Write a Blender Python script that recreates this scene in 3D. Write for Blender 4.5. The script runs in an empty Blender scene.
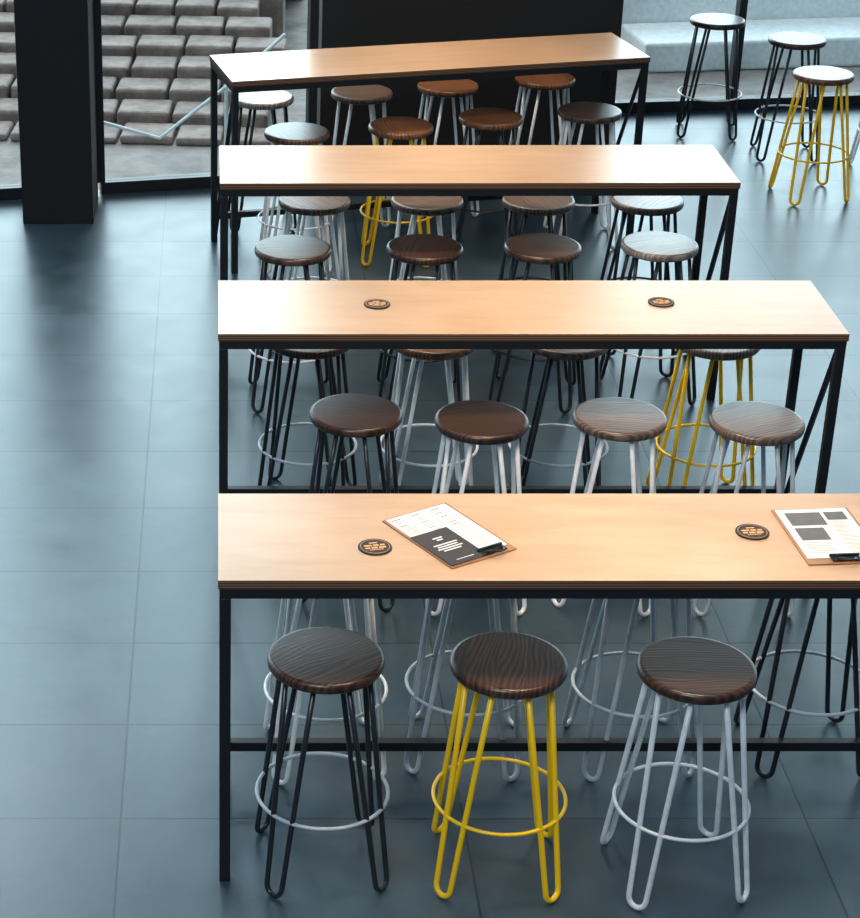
import bpy, math, random
from mathutils import Vector, Matrix
random.seed(7)
scene = bpy.context.scene
scene.view_settings.view_transform = 'Standard'
COL = scene.collection

# ------------------------------------------------------------------ materials
def new_mat(name):
    m = bpy.data.materials.new(name); m.use_nodes = True
    nt = m.node_tree
    return m, nt, nt.nodes['Principled BSDF']

def N(nt, t, **kw):
    n = nt.nodes.new(t)
    for k, v in kw.items():
        if k in n.inputs: n.inputs[k].default_value = v
        else: setattr(n, k, v)
    return n

def ramp(nt, stops):
    r = nt.nodes.new('ShaderNodeValToRGB')
    e = r.color_ramp.elements
    e[0].position, e[0].color = stops[0][0], (*stops[0][1], 1)
    e[1].position, e[1].color = stops[-1][0], (*stops[-1][1], 1)
    for p, c in stops[1:-1]:
        x = e.new(p); x.color = (*c, 1)
    return r

def paint(name, col, rough=0.4, metal=0.0, var=0.06):
    m, nt, b = new_mat(name)
    tc = N(nt, 'ShaderNodeTexCoord')
    n = N(nt, 'ShaderNodeTexNoise', Scale=25.0, Detail=4.0)
    nt.links.new(tc.outputs['Object'], n.inputs['Vector'])
    c0 = tuple(max(0, c*(1-var*2)) for c in col); c1 = tuple(min(1, c*(1+var*2)) for c in col)
    r = ramp(nt, [(0.3, c0), (0.7, c1)])
    nt.links.new(n.outputs['Fac'], r.inputs['Fac'])
    nt.links.new(r.outputs['Color'], b.inputs['Base Color'])
    b.inputs['Roughness'].default_value = rough
    b.inputs['Metallic'].default_value = metal
    return m

def seat_wood(name, dark, light, rough=0.30):
    m, nt, b = new_mat(name)
    L = nt.links.new
    tc = N(nt, 'ShaderNodeTexCoord'); oi = N(nt, 'ShaderNodeObjectInfo')
    comb = N(nt, 'ShaderNodeCombineXYZ')
    mul = N(nt, 'ShaderNodeMath', operation='MULTIPLY'); mul.inputs[1].default_value = 7.0
    L(oi.outputs['Random'], mul.inputs[0]); L(mul.outputs[0], comb.inputs[1]); L(mul.outputs[0], comb.inputs[2])
    sep = N(nt, 'ShaderNodeSeparateXYZ'); L(tc.outputs['Object'], sep.inputs[0])
    d = N(nt, 'ShaderNodeMath', operation='MULTIPLY_ADD'); d.inputs[1].default_value = 1/0.085; d.inputs[2].default_value = 0.35
    L(sep.outputs[0], d.inputs[0])
    fl = N(nt, 'ShaderNodeMath', operation='FLOOR'); L(d.outputs[0], fl.inputs[0])
    m3 = N(nt, 'ShaderNodeMath', operation='MULTIPLY'); m3.inputs[1].default_value = 3.71; L(fl.outputs[0], m3.inputs[0])
    comb2 = N(nt, 'ShaderNodeCombineXYZ'); L(m3.outputs[0], comb2.inputs[1])
    add = N(nt, 'ShaderNodeVectorMath', operation='ADD'); L(tc.outputs['Object'], add.inputs[0]); L(comb.outputs[0], add.inputs[1])
    add2 = N(nt, 'ShaderNodeVectorMath', operation='ADD'); L(add.outputs[0], add2.inputs[0]); L(comb2.outputs[0], add2.inputs[1])
    mp = N(nt, 'ShaderNodeMapping'); mp.inputs['Scale'].default_value = (7.0, 2.3, 2.0); L(add2.outputs[0], mp.inputs['Vector'])
    nf = N(nt, 'ShaderNodeTexNoise', Scale=1.0, Detail=2.0, Roughness=0.45); L(mp.outputs[0], nf.inputs['Vector'])
    sx = N(nt, 'ShaderNodeMath', operation='MULTIPLY'); sx.inputs[1].default_value = 420.0; L(sep.outputs[0], sx.inputs[0])
    ms = N(nt, 'ShaderNodeMath', operation='MULTIPLY_ADD'); ms.inputs[1].default_value = 52.0; L(nf.outputs['Fac'], ms.inputs[0]); L(sx.outputs[0], ms.inputs[2])
    sn = N(nt, 'ShaderNodeMath', operation='SINE'); L(ms.outputs[0], sn.inputs[0])
    w = N(nt, 'ShaderNodeMapRange'); w.inputs['From Min'].default_value = -1.0; L(sn.outputs[0], w.inputs['Value'])
    mp2 = N(nt, 'ShaderNodeMapping'); mp2.inputs['Scale'].default_value = (190, 6, 6); L(add2.outputs[0], mp2.inputs['Vector'])
    n = N(nt, 'ShaderNodeTexNoise', Scale=1.0, Detail=5.0); L(mp2.outputs[0], n.inputs['Vector'])
    mx = N(nt, 'ShaderNodeMath', operation='MULTIPLY_ADD'); mx.inputs[1].default_value = 0.36
    m4 = N(nt, 'ShaderNodeMath', operation='MULTIPLY'); m4.inputs[1].default_value = 0.64; L(n.outputs['Fac'], m4.inputs[0])
    L(w.outputs[0], mx.inputs[0]); L(m4.outputs[0], mx.inputs[2])
    mid = tuple(a*0.65+c*0.35 for a, c in zip(dark, light))
    r = ramp(nt, [(0.2, dark), (0.48, mid), (0.8, light)])
    L(mx.outputs[0], r.inputs['Fac'])
    wn = N(nt, 'ShaderNodeTexWhiteNoise', noise_dimensions='1D'); L(m3.outputs[0], wn.inputs['W'])
    mr = N(nt, 'ShaderNodeMapRange'); mr.inputs['To Min'].default_value = 0.55; mr.inputs['To Max'].default_value = 1.3
    L(wn.outputs['Value'], mr.inputs['Value'])
    vs = N(nt, 'ShaderNodeVectorMath', operation='SCALE'); L(r.outputs['Color'], vs.inputs[0]); L(mr.outputs[0], vs.inputs['Scale'])
    L(vs.outputs[0], b.inputs['Base Color'])
    b.inputs['Roughness'].default_value = rough
    bp = N(nt, 'ShaderNodeBump', Strength=0.2, Distance=0.0015); L(mx.outputs[0], bp.inputs['Height']); L(bp.outputs[0], b.inputs['Normal'])
    return m

def table_wood():
    m, nt, b = new_mat('birch_plywood_top'); L = nt.links.new
    tc = N(nt, 'ShaderNodeTexCoord'); oi = N(nt, 'ShaderNodeObjectInfo')
    ml = N(nt, 'ShaderNodeMath', operation='MULTIPLY'); ml.inputs[1].default_value = 9.0; L(oi.outputs['Random'], ml.inputs[0])
    cb = N(nt, 'ShaderNodeCombineXYZ'); L(ml.outputs[0], cb.inputs[0])
    ad = N(nt, 'ShaderNodeVectorMath', operation='ADD'); L(tc.outputs['Object'], ad.inputs[0]); L(cb.outputs[0], ad.inputs[1])
    mp = N(nt, 'ShaderNodeMapping'); mp.inputs['Scale'].default_value = (1.5, 8, 5); L(ad.outputs[0], mp.inputs['Vector'])
    n = N(nt, 'ShaderNodeTexNoise', Scale=2.0, Detail=5.0, Roughness=0.5, Distortion=0.6); L(mp.outputs[0], n.inputs['Vector'])
    n2 = N(nt, 'ShaderNodeTexNoise', Scale=2.6, Detail=2.0); L(ad.outputs[0], n2.inputs['Vector'])
    mx = N(nt, 'ShaderNodeMath', operation='MULTIPLY_ADD'); mx.inputs[1].default_value = 0.5
    m4 = N(nt, 'ShaderNodeMath', operation='MULTIPLY'); m4.inputs[1].default_value = 0.5
    L(n2.outputs['Fac'], m4.inputs[0]); L(n.outputs['Fac'], mx.inputs[0]); L(m4.outputs[0], mx.inputs[2])
    r = ramp(nt, [(0.32, (0.44, 0.275, 0.162)), (0.5, (0.505, 0.33, 0.205)), (0.68, (0.57, 0.39, 0.255))])
    L(mx.outputs[0], r.inputs['Fac']); L(r.outputs['Color'], b.inputs['Base Color'])
    mr = N(nt, 'ShaderNodeMapRange'); mr.inputs['To Min'].default_value = 0.26; mr.inputs['To Max'].default_value = 0.34
    L(n.outputs['Fac'], mr.inputs['Value']); L(mr.outputs[0], b.inputs['Roughness'])
    b.inputs['IOR'].default_value = 1.7
    return m

def table_edge():
    m, nt, b = new_mat('plywood_edge'); L = nt.links.new
    tc = N(nt, 'ShaderNodeTexCoord')
    sep = N(nt, 'ShaderNodeSeparateXYZ'); L(tc.outputs['Object'], sep.inputs[0])
    ml = N(nt, 'ShaderNodeMath', operation='MULTIPLY'); ml.inputs[1].default_value = 2*math.pi/0.0075; L(sep.outputs[2], ml.inputs[0])
    s = N(nt, 'ShaderNodeMath', operation='SINE'); L(ml.outputs[0], s.inputs[0])
    r = ramp(nt, [(0.25, (0.06, 0.025, 0.012)), (0.8, (0.26, 0.14, 0.075))])
    L(s.outputs[0], r.inputs['Fac']); L(r.outputs['Color'], b.inputs['Base Color'])
    b.inputs['Roughness'].default_value = 0.6
    return m

def floor_mat():
    m, nt, b = new_mat('slate_floor_tiles'); L = nt.links.new
    tc = N(nt, 'ShaderNodeTexCoord')
    mp = N(nt, 'ShaderNodeMapping'); mp.inputs['Location'].default_value = (0.30+10.6, -0.504+5.3, 0)
    L(tc.outputs['Object'], mp.inputs['Vector'])
    br = N(nt, 'ShaderNodeTexBrick', offset=0.0)
    br.inputs['Scale'].default_value = 1.0
    br.inputs['Brick Width'].default_value = 1.06; br.inputs['Row Height'].default_value = 0.53
    br.inputs['Mortar Size'].default_value = 0.0040; br.inputs['Mortar Smooth'].default_value = 0.2
    br.inputs['Color1'].default_value = (0.026, 0.048, 0.066, 1); br.inputs['Color2'].default_value = (0.039, 0.067, 0.089, 1)
    br.inputs['Mortar'].default_value = (0.003, 0.005, 0.008, 1)
    L(mp.outputs[0], br.inputs['Vector'])
    n = N(nt, 'ShaderNodeTexNoise', Scale=4.0, Detail=10.0, Roughness=0.65, Distortion=0.3); L(tc.outputs['Object'], n.inputs['Vector'])
    mr = N(nt, 'ShaderNodeMapRange'); mr.inputs['From Min'].default_value = 0.25; mr.inputs['From Max'].default_value = 0.75
    mr.inputs['To Min'].default_value = 0.6; mr.inputs['To Max'].default_value = 1.4
    L(n.outputs['Fac'], mr.inputs['Value'])
    vs = N(nt, 'ShaderNodeVectorMath', operation='SCALE'); L(br.outputs['Color'], vs.inputs[0]); L(mr.outputs[0], vs.inputs['Scale'])
    L(vs.outputs[0], b.inputs['Base Color'])
    mr2 = N(nt, 'ShaderNodeMapRange'); mr2.inputs['From Min'].default_value = 0.2; mr2.inputs['From Max'].default_value = 0.8
    mr2.inputs['To Min'].default_value = 0.27; mr2.inputs['To Max'].default_value = 0.39
    L(n.outputs['Fac'], mr2.inputs['Value']); L(mr2.outputs[0], b.inputs['Roughness'])
    b.inputs['IOR'].default_value = 1.6
    b.inputs['Specular Tint'].default_value = (0.80, 0.93, 1.0, 1)
    mj = N(nt, 'ShaderNodeMath', operation='MULTIPLY_ADD'); mj.inputs[1].default_value = -1.5
    L(br.outputs['Fac'], mj.inputs[0]); L(n.outputs['Fac'], mj.inputs[2])
    bp = N(nt, 'ShaderNodeBump', Strength=0.18, Distance=0.003); L(mj.outputs[0], bp.inputs['Height']); L(bp.outputs[0], b.inputs['Normal'])
    return m

def stone_mat(name, c0, c1, scale=6.0):
    m, nt, b = new_mat(name); L = nt.links.new
    tc = N(nt, 'ShaderNodeTexCoord')
    n = N(nt, 'ShaderNodeTexNoise', Scale=scale, Detail=8.0, Roughness=0.7); L(tc.outputs['Object'], n.inputs['Vector'])
    r = ramp(nt, [(0.32, c0), (0.68, c1)]); L(n.outputs['Fac'], r.inputs['Fac']); L(r.outputs['Color'], b.inputs['Base Color'])
    b.inputs['Roughness'].default_value = 0.7
    bp = N(nt, 'ShaderNodeBump', Strength=0.5, Distance=0.01); L(n.outputs['Fac'], bp.inputs['Height']); L(bp.outputs[0], b.inputs['Normal'])
    return m

def glass_mat():
    m = bpy.data.materials.new('window_glass'); m.use_nodes = True
    nt = m.node_tree; nt.nodes.remove(nt.nodes['Principled BSDF'])
    out = nt.nodes['Material Output']
    t = N(nt, 'ShaderNodeBsdfTransparent'); t.inputs[0].default_value = (0.92, 0.97, 0.98, 1)
    g = N(nt, 'ShaderNodeBsdfGlossy'); g.inputs['Roughness'].default_value = 0.02
    lw = N(nt, 'ShaderNodeLayerWeight'); lw.inputs[0].default_value = 0.15
    mx = N(nt, 'ShaderNodeMixShader')
    nt.links.new(lw.outputs['Fresnel'], mx.inputs[0]); nt.links.new(t.outputs[0], mx.inputs[1]); nt.links.new(g.outputs[0], mx.inputs[2])
    nt.links.new(mx.outputs[0], out.inputs['Surface'])
    return m

M_top, M_edge = table_wood(), table_edge()
M_steel = paint('black_powder_steel', (0.004, 0.006, 0.009), 0.5)
M_frame = paint('black_window_frame', (0.010, 0.013, 0.017), 0.4)
M_dark = paint('charcoal_wall_panel', (0.006, 0.007, 0.009), 0.8)
M_floor, M_glass = floor_mat(), glass_mat()
M_pave = stone_mat('street_paving', (0.14, 0.115, 0.11), (0.36, 0.32, 0.30), 3.0)
M_step = stone_mat('stone_step_blocks', (0.14, 0.10, 0.088), (0.38, 0.30, 0.265), 7.0)
LEG = {
 'dark': paint('graphite_rod', (0.026, 0.031, 0.038), 0.28, 0.4),
 'yellow': paint('yellow_rod', (1.0, 0.60, 0.004), 0.3, var=0.0),
 'white': paint('white_rod', (0.90, 0.92, 0.93), 0.25),
 'silver': paint('light_grey_rod', (0.66, 0.71, 0.75), 0.25),
 'grey': paint('grey_rod', (0.44, 0.49, 0.54), 0.28),
}
SEAT = {
 'dark': seat_wood('walnut_seat_dark', (0.006, 0.0028, 0.0024), (0.125, 0.056, 0.034), 0.34),
 'brown': seat_wood('walnut_seat_brown', (0.009, 0.0042, 0.003), (0.12, 0.056, 0.034), 0.32),
 'mid': seat_wood('walnut_seat_mid', (0.026, 0.014, 0.010), (0.21, 0.12, 0.08)),
 'orange': seat_wood('oak_seat_warm', (0.08, 0.030, 0.013), (0.42, 0.19, 0.09)),
 'light': seat_wood('light_seat_with_sheen', (0.055, 0.034, 0.026), (0.29, 0.20, 0.155)),  # lighter wood tone, with window sheen on the seats put into the colour
 'pale': seat_wood('pale_seat_sheen', (0.18, 0.145, 0.12), (0.55, 0.48, 0.42)),  # palest seats: reflected sheen painted into the wood colour
}

# ------------------------------------------------------------------ mesh helpers
def mesh_obj(name, verts, faces, mats, parent=None, smooth=False, midx=None, link=True):
    me = bpy.data.meshes.new(name); me.from_pydata(verts, [], faces)
    for mt in mats: me.materials.append(mt)
    if midx:
        for p, i in zip(me.polygons, midx): p.material_index = i
    if smooth:
        for p in me.polygons: p.use_smooth = True
    me.update()
    o = bpy.data.objects.new(name, me); COL.objects.link(o)
    if parent: o.parent = parent
    return o

def empty(name, loc=(0, 0, 0), rz=0):
    e = bpy.data.objects.new(name, None); e.location = loc; e.rotation_euler = (0, 0, rz)
    e.empty_display_size = 0.1
    COL.objects.link(e); return e

def box_data(x0, x1, y0, y1, z0, z1):
    v = [(x0,y0,z0),(x1,y0,z0),(x1,y1,z0),(x0,y1,z0),(x0,y0,z1),(x1,y0,z1),(x1,y1,z1),(x0,y1,z1)]
    f = [(0,3,2,1),(4,5,6,7),(0,1,5,4),(1,2,6,5),(2,3,7,6),(3,0,4,7)]
    return v, f

def multi_box(name, boxes, mat, parent=None, bevel=0.002):
    V, F = [], []
    for b in boxes:
        v, f = box_data(*b); k = len(V); V += v; F += [tuple(i+k for i in q) for q in f]
    o = mesh_obj(name, V, F, [mat], parent)
    if bevel:
        md = o.modifiers.new('bevel', 'BEVEL'); md.width = bevel; md.segments = 2; md.limit_method = 'ANGLE'
    return o

def sweep(path, r, seg=8, closed=False):
    pts = [Vector(p) for p in path]; n = len(pts); V, F = [], []
    prev = None
    for i, p in enumerate(pts):
        if closed: t = (pts[(i+1) % n] - pts[i-1]).normalized()
        elif i == 0: t = (pts[1]-pts[0]).normalized()
        elif i == n-1: t = (pts[-1]-pts[-2]).normalized()
        else: t = ((pts[i+1]-p).normalized() + (p-pts[i-1]).normalized()).normalized()
        if prev is None:
            a = Vector((0, 0, 1)) if abs(t.z) < 0.9 else Vector((1, 0, 0))
            u = (a - t*a.dot(t)).normalized()
        else: u = (prev - t*prev.dot(t)).normalized()
        prev = u; w = t.cross(u)
        for k in range(seg):
            an = 2*math.pi*k/seg
            V.append(tuple(p + (u*math.cos(an)+w*math.sin(an))*r))
    rng = n if closed else n-1
    for i in range(rng):
        j = (i+1) % n
        for k in range(seg):
            l = (k+1) % seg
            F.append((i*seg+k, i*seg+l, j*seg+l, j*seg+k))
    if not closed:
        F.append(tuple(range(seg))[::-1]); F.append(tuple((n-1)*seg+k for k in range(seg)))
    return V, F

def merge(parts):
    V, F = [], []
    for v, f in parts:
        k = len(V); V += v; F += [tuple(i+k for i in q) for q in f]
    return V, F

def lathe(profile, seg=64):
    V, F = [], []
    n = len(profile)
    for r, z in profile:
        for k in range(seg):
            a = 2*math.pi*k/seg; V.append((r*math.cos(a), r*math.sin(a), z))
    for i in range(n-1):
        for k in range(seg):
            l = (k+1) % seg
            F.append((i*seg+k, i*seg+l, (i+1)*seg+l, (i+1)*seg+k))
    F.append(tuple(range(seg))[::-1]); F.append(tuple((n-1)*seg+k for k in range(seg)))
    return V, F

# ------------------------------------------------------------------ bar stool
HS, RS = 0.72, 0.168
def rad(z): return 0.118 + (0.69-z)*0.160
def make_stool_meshes():
    t = 0.034; R = RS; prof = [(R-0.012, HS-t), (R-0.005, HS-t+0.003), (R-0.001, HS-t+0.009), (R, HS-t+0.016),
                              (R-0.0005, HS-0.010), (R-0.003, HS-0.004), (R-0.008, HS-0.0008), (R-0.014, HS)]
    seat = lathe(prof)
    rr = 0.0084
    rods = []
    for q in range(4):
        a = math.radians(45+90*q); ra = Vector((math.cos(a), math.sin(a), 0)); ta = Vector((-math.sin(a), math.cos(a), 0))
        def P(z, w): return ra*rad(z) + ta*w + Vector((0, 0, z))
        zb = rr + 0.028
        path = [P(0.694, 0.050), P(0.45, 0.041), P(0.2, 0.0325), P(zb+0.03, 0.0285)]
        for k in range(9):
            ph = math.pi*k/8
            path.append(P(zb - 0.028*math.sin(ph), 0.0275*math.cos(ph)))
        path += [P(zb+0.03, -0.0285), P(0.2, -0.0325), P(0.45, -0.041), P(0.694, -0.050)]
        rods.append(sweep(path, rr, 10))
        tab = box_data(-0.018, 0.012, -0.062, 0.062, 0.683, 0.6875)
        vv = [tuple(ra*(rad(0.69)+x) + ta*y + Vector((0, 0, z))) for x, y, z in tab[0]]
        rods.append((vv, tab[1]))
    legs = merge(rods)
    zr = 0.255; Rr = rad(zr)+0.006
    ring = sweep([(Rr*math.cos(2*math.pi*k/64), Rr*math.sin(2*math.pi*k/64), zr) for k in range(64)], 0.0058, 8, True)
    return seat, legs, ring
seatD, legsD, ringD = make_stool_meshes()
cache = {}
def get_mesh(kind, key, data, mat):
    k = (kind, key)
    if k not in cache:
        me = bpy.data.meshes.new(kind + '_' + key); me.from_pydata(data[0], [], data[1]); me.materials.append(mat)
        for p in me.polygons: p.use_smooth = len(p.vertices) == 4
        me.update(); cache[k] = me
    return cache[k]
def stool(x, y, seat, leg, rot=None, ring=None, srot=None):
    if rot is None: rot = random.uniform(-14, 14)
    e = empty('bar_stool', (x, y, 0), math.radians(rot))
    s = bpy.data.objects.new('seat', get_mesh('seat', seat, seatD, SEAT[seat])); COL.objects.link(s); s.parent = e
    s.rotation_euler[2] = math.radians(srot if srot is not None else random.uniform(0, 360))
    l = bpy.data.objects.new('hairpin_legs', get_mesh('hairpin_legs', leg, legsD, LEG[leg])); COL.objects.link(l); l.parent = e
    rk = ring or leg
    r = bpy.data.objects.new('foot_ring', get_mesh('foot_ring', rk, ringD, LEG[rk])); COL.objects.link(r); r.parent = e
    return e

# table 1
stool(0.308, 5.06, 'dark', 'dark', 5, ring='grey', srot=-60); stool(0.827, 5.033, 'dark', 'yellow', -4, srot=-8); stool(1.356, 5.005, 'dark', 'silver', 6, srot=-100)
stool(0.345, 5.63, 'brown', 'white', 4); stool(0.80, 5.66, 'brown', 'grey', -8); stool(1.335, 5.65, 'mid', 'grey'); stool(1.90, 5.66, 'brown', 'dark', ring='grey')
# table 2
stool(0.496, 6.751, 'brown', 'dark', srot=-80); stool(0.942, 6.691, 'brown', 'white', srot=-75); stool(1.439, 6.717, 'light', 'white', srot=-85); stool(1.922, 6.682, 'light', 'grey', srot=-60)
stool(0.359, 7.46, 'brown', 'dark', ring='grey'); stool(0.842, 7.45, 'orange', 'white'); stool(1.360, 7.45, 'light', 'dark', ring='grey'); stool(1.949, 7.45, 'light', 'yellow')
# table 3
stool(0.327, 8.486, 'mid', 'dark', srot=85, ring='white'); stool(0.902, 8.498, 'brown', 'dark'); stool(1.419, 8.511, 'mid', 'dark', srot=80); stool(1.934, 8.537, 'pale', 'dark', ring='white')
stool(0.449, 9.15, 'light', 'white'); stool(0.972, 9.15, 'light', 'white'); stool(1.490, 9.15, 'light', 'dark'); stool(1.995, 9.15, 'light', 'dark')
# table 4
stool(0.404, 10.232, 'mid', 'white'); stool(0.945, 10.338, 'orange', 'yellow', -4); stool(1.430, 10.504, 'orange', 'dark'); stool(1.967, 10.616, 'mid', 'white')
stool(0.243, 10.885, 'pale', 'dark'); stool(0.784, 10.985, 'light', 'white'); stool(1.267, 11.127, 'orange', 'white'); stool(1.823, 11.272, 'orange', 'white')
# stools by the right-hand window
stool(3.40, 11.36, 'orange', 'yellow'); stool(3.45, 12.14, 'brown', 'dark', ring='white'); stool(3.08, 12.62, 'brown', 'dark', ring='white'); stool(3.98, 11.8, 'brown', 'white')

# ------------------------------------------------------------------ tables
TL = 2.23; TH = 1.02
def table(x, y, rz=0, depth=0.535, length=TL):
    e = empty('bar_table', (x, y, 0), rz)
    V, F = box_data(0, length, 0, depth, TH-0.028, TH)
    o = mesh_obj('tabletop', V, F, [M_top, M_edge], e, midx=[0, 0, 1, 1, 1, 1])
    md = o.modifiers.new('bevel', 'BEVEL'); md.width = 0.0015; md.segments = 2
    t = 0.032; i = 0.004; zt = TH-0.028
    L1 = length-i; D1 = depth-i
    bx = []
    for xx in (i, L1-t):
        for yy in (i, D1-t):
            bx.append((xx, xx+t, yy, yy+t, 0, zt-t))
    multi_box('legs', bx, M_steel, e)
    multi_box('top_frame', [(i, L1, i, i+t, zt-t, zt), (i, L1, D1-t, D1, zt-t, zt), (i, i+t, i+t, D1-t, zt-t, zt), (L1-t, L1, i+t, D1-t, zt-t, zt)], M_steel, e)
    multi_box('foot_rail', [(i+t, L1-t, D1-t, D1, 0.128, 0.128+t)], M_steel, e)
    for xx in (i+t/2, L1-t/2):
        p = [(xx, i+t, zt-t), (xx, D1-t, 0.02)]
        v, f = sweep(p, 0.012, 4)
        mesh_obj('side_brace', v, f, [M_steel], e)
    return e
table(0, 4.955); table(0, 6.745); table(0.008, 8.447, math.radians(0.3), 0.55); table(0.07, 10.07, math.radians(12.4))

# ------------------------------------------------------------------ coasters
M_coast = paint('black_coaster_board', (0.010, 0.008, 0.008), 0.7)
M_mark = paint('orange_print', (0.75, 0.38, 0.13), 0.6)
def coaster(x, y, rz):
    e = empty('drink_coaster', (x, y, TH+0.0005), rz)
    v, f = lathe([(0.046, 0), (0.048, 0.001), (0.048, 0.004), (0.047, 0.005)], 48)
    mesh_obj('board', v, f, [M_coast], e)
    bars = []
    for (a, b, c) in [(-0.030, -0.008, 0.006), (-0.004, 0.012, 0.006), (0.016, 0.030, 0.006), (-0.030, -0.016, -0.008), (-0.012, 0.006, -0.008), (0.010, 0.030, -0.008)]:
        bars.append((a, b, c-0.004, c+0.004, 0.005, 0.0056))
    bars.append((-0.02, 0.02, -0.021, -0.018, 0.005, 0.0056)); bars.append((-0.012, 0.012, 0.018, 0.023, 0.005, 0.0056))
    multi_box('printed_mark', bars, M_mark, e, bevel=0)
    v, f = sweep([(0.041*math.cos(2*math.pi*k/48), 0.041*math.sin(2*math.pi*k/48), 0.005) for k in range(48)], 0.0006, 4, True)
    mesh_obj('border_line', v, f, [M_mark], e)
coaster(0.444, 5.145, 0.2); coaster(1.533, 5.237, 0.1); coaster(0.581, 7.028, 0.1); coaster(1.622, 7.047, 0.15)

# ------------------------------------------------------------------ menu clipboards
M_board = paint('clipboard_hardboard', (0.30, 0.14, 0.06), 0.45)
M_paper = paint('menu_paper', (0.68, 0.69, 0.68), 0.7, var=0.01)
M_ink = paint('printed_ink', (0.10, 0.10, 0.10), 0.7)
M_inkg = paint('printed_ink_grey', (0.28, 0.28, 0.28), 0.7)
M_card = paint('brown_black_card', (0.018, 0.011, 0.009), 0.65)
M_cardt = paint('card_print', (0.72, 0.70, 0.66), 0.6)
M_clip = paint('black_metal_clip', (0.012, 0.012, 0.014), 0.3, 0.5)
def clipboard(x, y, ang, kind):
    e = empty('menu_clipboard', (x, y, TH+0.0005), ang)
    multi_box('backing_board', [(-0.114, 0.114, -0.168, 0.168, 0, 0.004)], M_board, e, 0.001)
    multi_box('menu_sheet', [(-0.105, 0.105, -0.135, 0.162, 0.004, 0.0052)], M_paper, e, 0)
    z0, z1 = 0.0052, 0.0055
    b = []; g = []
    rnd = random.Random(3)
    if kind == 0:
        for colx in (-0.095, -0.026, 0.043):
            yy = 0.148
            b.append((colx, colx+0.03, yy-0.004, yy, z0, z1)); yy -= 0.012
            while yy > -0.11:
                if rnd.random() < 0.12:
                    yy -= 0.006; b.append((colx, colx+0.026, yy-0.0035, yy, z0, z1)); yy -= 0.010; continue
                w = rnd.uniform(0.028, 0.044)
                g.append((colx, colx+w, yy-0.0028, yy, z0, z1))
                g.append((colx+0.050, colx+0.056, yy-0.0028, yy, z0, z1))
                yy -= 0.0076
    else:
        b.append((-0.085, 0.02, 0.06, 0.14, z0, z1)); b.append((0.03, 0.09, 0.09, 0.14, z0, z1))
        b.append((-0.085, 0.0, -0.03, 0.045, z0, z1))
        yy = 0.08
        while yy > -0.12:
            g.append((0.032, rnd.uniform(0.06, 0.09), yy-0.0026, yy, z0, z1)); yy -= 0.008
        for k in range(7): g.append((-0.085, rnd.uniform(-0.03, 0.0), -0.045-k*0.010, -0.042-k*0.010, z0, z1))
    multi_box('menu_print_headings', b, M_ink, e, 0); multi_box('menu_print_lines', g, M_inkg, e, 0)
    if kind == 0:
        cx, cy = -0.046, -0.062
        multi_box('dark_card', [(cx-0.064, cx+0.064, cy-0.098, cy+0.098, 0.0058, 0.0074)], M_card, e, 0)
        t = []
        for k, w in enumerate([0.016, 0.010]): t.append((cx-w, cx+w, cy+0.052-k*0.012, cy+0.058-k*0.012, 0.0074, 0.0077))
        for k, w in enumerate([0.04, 0.034, 0.042, 0.03]): t.append((cx-w, cx+w, cy+0.014-k*0.012, cy+0.0195-k*0.012, 0.0074, 0.0077))
        t.append((cx-0.03, cx+0.03, cy-0.078, cy-0.0755, 0.0074, 0.0077))
        multi_box('card_print', t, M_cardt, e, 0)
    sx = 0.045 if kind == 0 else 0.0
    multi_box('clip_plate', [(sx-0.042, sx+0.042, -0.160, -0.128, 0.0055, 0.0095)], M_clip, e, 0.002)
    v, f = sweep([(sx-0.042, -0.130, 0.010), (sx+0.042, -0.130, 0.010)], 0.005, 10)
    mesh_obj('clip_roller', v, f, [M_clip], e, True)
    v, f = sweep([(sx-0.024, -0.150, 0.010), (sx-0.020, -0.168, 0.020), (sx-0.008, -0.185, 0.024), (sx+0.008, -0.185, 0.024), (sx+0.020, -0.168, 0.020), (sx+0.024, -0.150, 0.010)], 0.0028, 8)
    mesh_obj('clip_lever', v, f, [M_clip], e, True)
clipboard(0.66, 5.22, math.radians(31), 0)
clipboard(1.745, 5.215, math.radians(4), 1)

# ------------------------------------------------------------------ room shell
def facL(x): return 11.41 + (x+0.7)*0.19
fv = [(-7, -3, 0), (9, -3, 0), (9, 13.9, 0), (0.6, 12.9, 0), (0.6, facL(0.6)+0.05, 0), (-7, facL(-7)+0.05, 0)]
mesh_obj('floor', fv, [tuple(range(6))], [M_floor])
mesh_obj('ground_outside', [(-40, 8, -0.03), (40, 8, -0.03), (40, 70, -0.03), (-40, 70, -0.03)], [(0, 1, 2, 3)], [M_pave])

def window(name, p0, p1, h, posts, sill=0.07, transom=None):
    p0, p1 = Vector((*p0, 0)), Vector((*p1, 0)); d = p1-p0; L = d.length
    e = empty(name, p0, math.atan2(d.y, d.x))
    b = [(0, L, -0.04, 0.04, 0, sill), (0, L, -0.04, 0.04, h-0.08, h)]
    for s in posts: b.append((s*L-0.025, s*L+0.025, -0.04, 0.04, sill, h-0.08))
    multi_box('frame', b, M_frame, e, 0.003)
    v, f = box_data(0.0, L, -0.006, 0.006, sill, h-0.08)
    mesh_obj('glass_pane', v, f, [M_glass], e)
window('window_1', (-0.68, facL(-0.68)), (0.56, facL(0.56)), 5.0, [0, 0.985])
window('window_2', (-6.6, facL(-6.6)), (-1.1, facL(-1.1)), 5.0, [0, 0.33, 0.66, 1])
window('window_3', (2.36, 13.05), (8.6, 13.75), 3.7, [0, 0.16, 0.4, 0.7, 1])
multi_box('column', [(-1.08, -0.69, 10.86, 11.36, 0, 5.0)], M_dark, None, 0.004)
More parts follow.
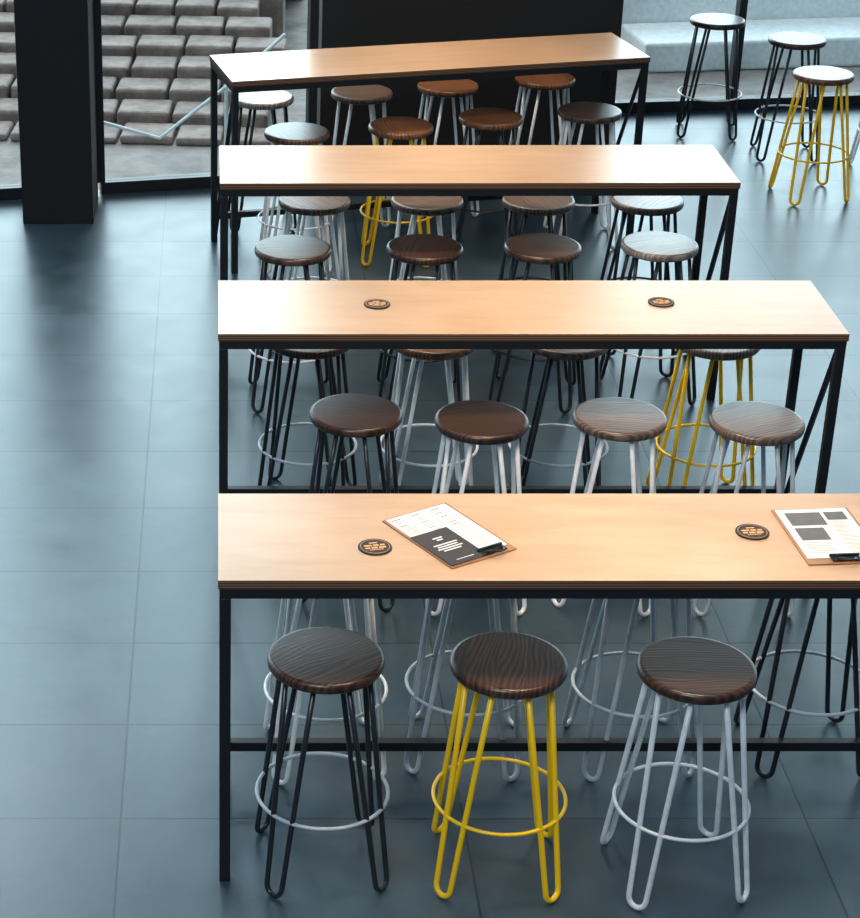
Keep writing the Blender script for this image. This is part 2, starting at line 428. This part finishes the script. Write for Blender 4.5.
multi_box('wall_back', [(0.60, 2.33, 11.80, 13.1, 0, 8.0)], M_dark, None, 0.004)
multi_box('added_dark_wall_right', [(2.34, 8.8, 13.0, 13.2, 3.76, 8.0)], M_dark, None, 0)  # unseen wall added to keep right-hand reflections dark
o = multi_box('added_dark_wall_left', [(-7.5, 0.0, -0.1, 0.1, 5.02, 8.0)], M_dark, None, 0)  # unseen wall added above the left windows to darken the front floor
o.location = (0.56, facL(0.56), 0); o.rotation_euler[2] = math.atan(0.19)

# stone steps outside the left window: individual blocks with open joints
rnd = random.Random(11); bl = []
for r_ in range(14):
    y0 = 0.33*r_; z = 0.0 + 0.06*r_
    x = -4.0 + rnd.uniform(-0.3, 0)
    while x < 2.0:
        wd = rnd.uniform(0.27, 0.36)
        bl.append((x+0.010, x+wd-0.010, y0+rnd.uniform(0, 0.015), y0+0.315, -0.03, z+0.02+rnd.uniform(-0.008, 0.008)))
        x += wd
o = multi_box('outdoor_stone_steps', bl, M_step, None, 0.03)
o.location = (-1.9, 12.55, 0); o.rotation_euler[2] = -0.08
M_streak = paint('pale_reflection_streak', (0.80, 0.88, 0.92), 0.4)  # added zigzag bars imitate pale diagonal reflections on the left glass
parts = [sweep(p, 0.012, 8) for p in [[(-0.80, 11.86, -0.03), (-0.80, 11.86, 0.32)], [(0.05, 12.05, -0.03), (0.05, 12.05, 0.45)],
         [(-0.80, 11.86, 0.32), (-0.35, 11.96, 0.16), (0.05, 12.05, 0.45), (0.40, 12.12, 0.75)]]]
v, f = merge(parts); mesh_obj('reflection_streaks', v, f, [M_streak])
M_stone = paint('pale_outdoor_stone', (0.88, 0.92, 0.94), 0.7)
o = multi_box('outdoor_stone_bench', [(0, 7.5, 0, 0.5, -0.03, 0.42), (0.2, 7.3, -0.6, 0.0, -0.03, 0.18)], M_stone, None, 0.02)
o.location = (2.7, 14.7, 0); o.rotation_euler[2] = 0.12

# ------------------------------------------------------------------ light
w = bpy.data.worlds.new('sky'); scene.world = w; w.use_nodes = True
nt = w.node_tree; bg = nt.nodes['Background']
tc = N(nt, 'ShaderNodeTexCoord'); sp = N(nt, 'ShaderNodeSeparateXYZ'); nt.links.new(tc.outputs['Generated'], sp.inputs[0])
r = ramp(nt, [(0.0, (0.015, 0.022, 0.028)), (0.5, (0.024, 0.034, 0.043)), (0.8, (0.11, 0.145, 0.17)), (1.0, (0.79, 0.94, 1.0))])
mr = N(nt, 'ShaderNodeMapRange'); mr.inputs['From Min'].default_value = -1; nt.links.new(sp.outputs[1], mr.inputs['Value'])
nt.links.new(mr.outputs[0], r.inputs['Fac']); nt.links.new(r.outputs['Color'], bg.inputs['Color'])
bg.inputs['Strength'].default_value = 8.0

def area(name, loc, target, size, power, col, sy=None, spread=180):
    l = bpy.data.lights.new(name, 'AREA'); l.energy = power; l.color = col; l.shape = 'RECTANGLE'; l.size = size; l.size_y = sy or size
    l.spread = math.radians(spread)
    o = bpy.data.objects.new(name, l); COL.objects.link(o); o.location = loc
    o.rotation_euler = (Vector(target)-Vector(loc)).to_track_quat('-Z', 'Y').to_euler()
for k, (lx, ly, p) in enumerate([(1.2, 5.1, 22), (1.15, 6.95, 18), (0.95, 8.7, 17), (1.2, 10.6, 17)]):
    area('pendant_lamp_light', (lx, ly, 3.3), (lx, ly+0.05, 0), 0.6, p, (1.0, 0.72, 0.46), 0.4, 100)
area('cool_fill_left', (-3.0, 10.6, 6.2), (0.3, 7.0, 0.8), 2.5, 240, (0.80, 0.92, 1.0))  # added area light for cool sheen at the left, no roof window there
area('camera_side_fill', (-1.5, -0.5, 6.5), (1.2, 6.0, 0.4), 1.6, 310, (0.90, 0.96, 1.0))  # added soft fill from the camera side, lifts the stool legs
area('outdoor_steps_fill', (-1.5, 14.5, 7.5), (-0.6, 13.3, 0), 2.0, 320, (1.0, 0.95, 0.9))  # added area light to brighten the outdoor steps, no fixture there

# ------------------------------------------------------------------ camera
cam = bpy.data.cameras.new('camera'); co = bpy.data.objects.new('camera', cam); COL.objects.link(co)
co.location = (0, 0, 3.77); co.rotation_euler = (math.radians(90-25.65), 0, 0)
cam.sensor_fit = 'HORIZONTAL'; cam.sensor_width = 36; cam.lens = 36*2060/860; cam.shift_x = (430-218)/860
cam.clip_end = 200
scene.camera = co
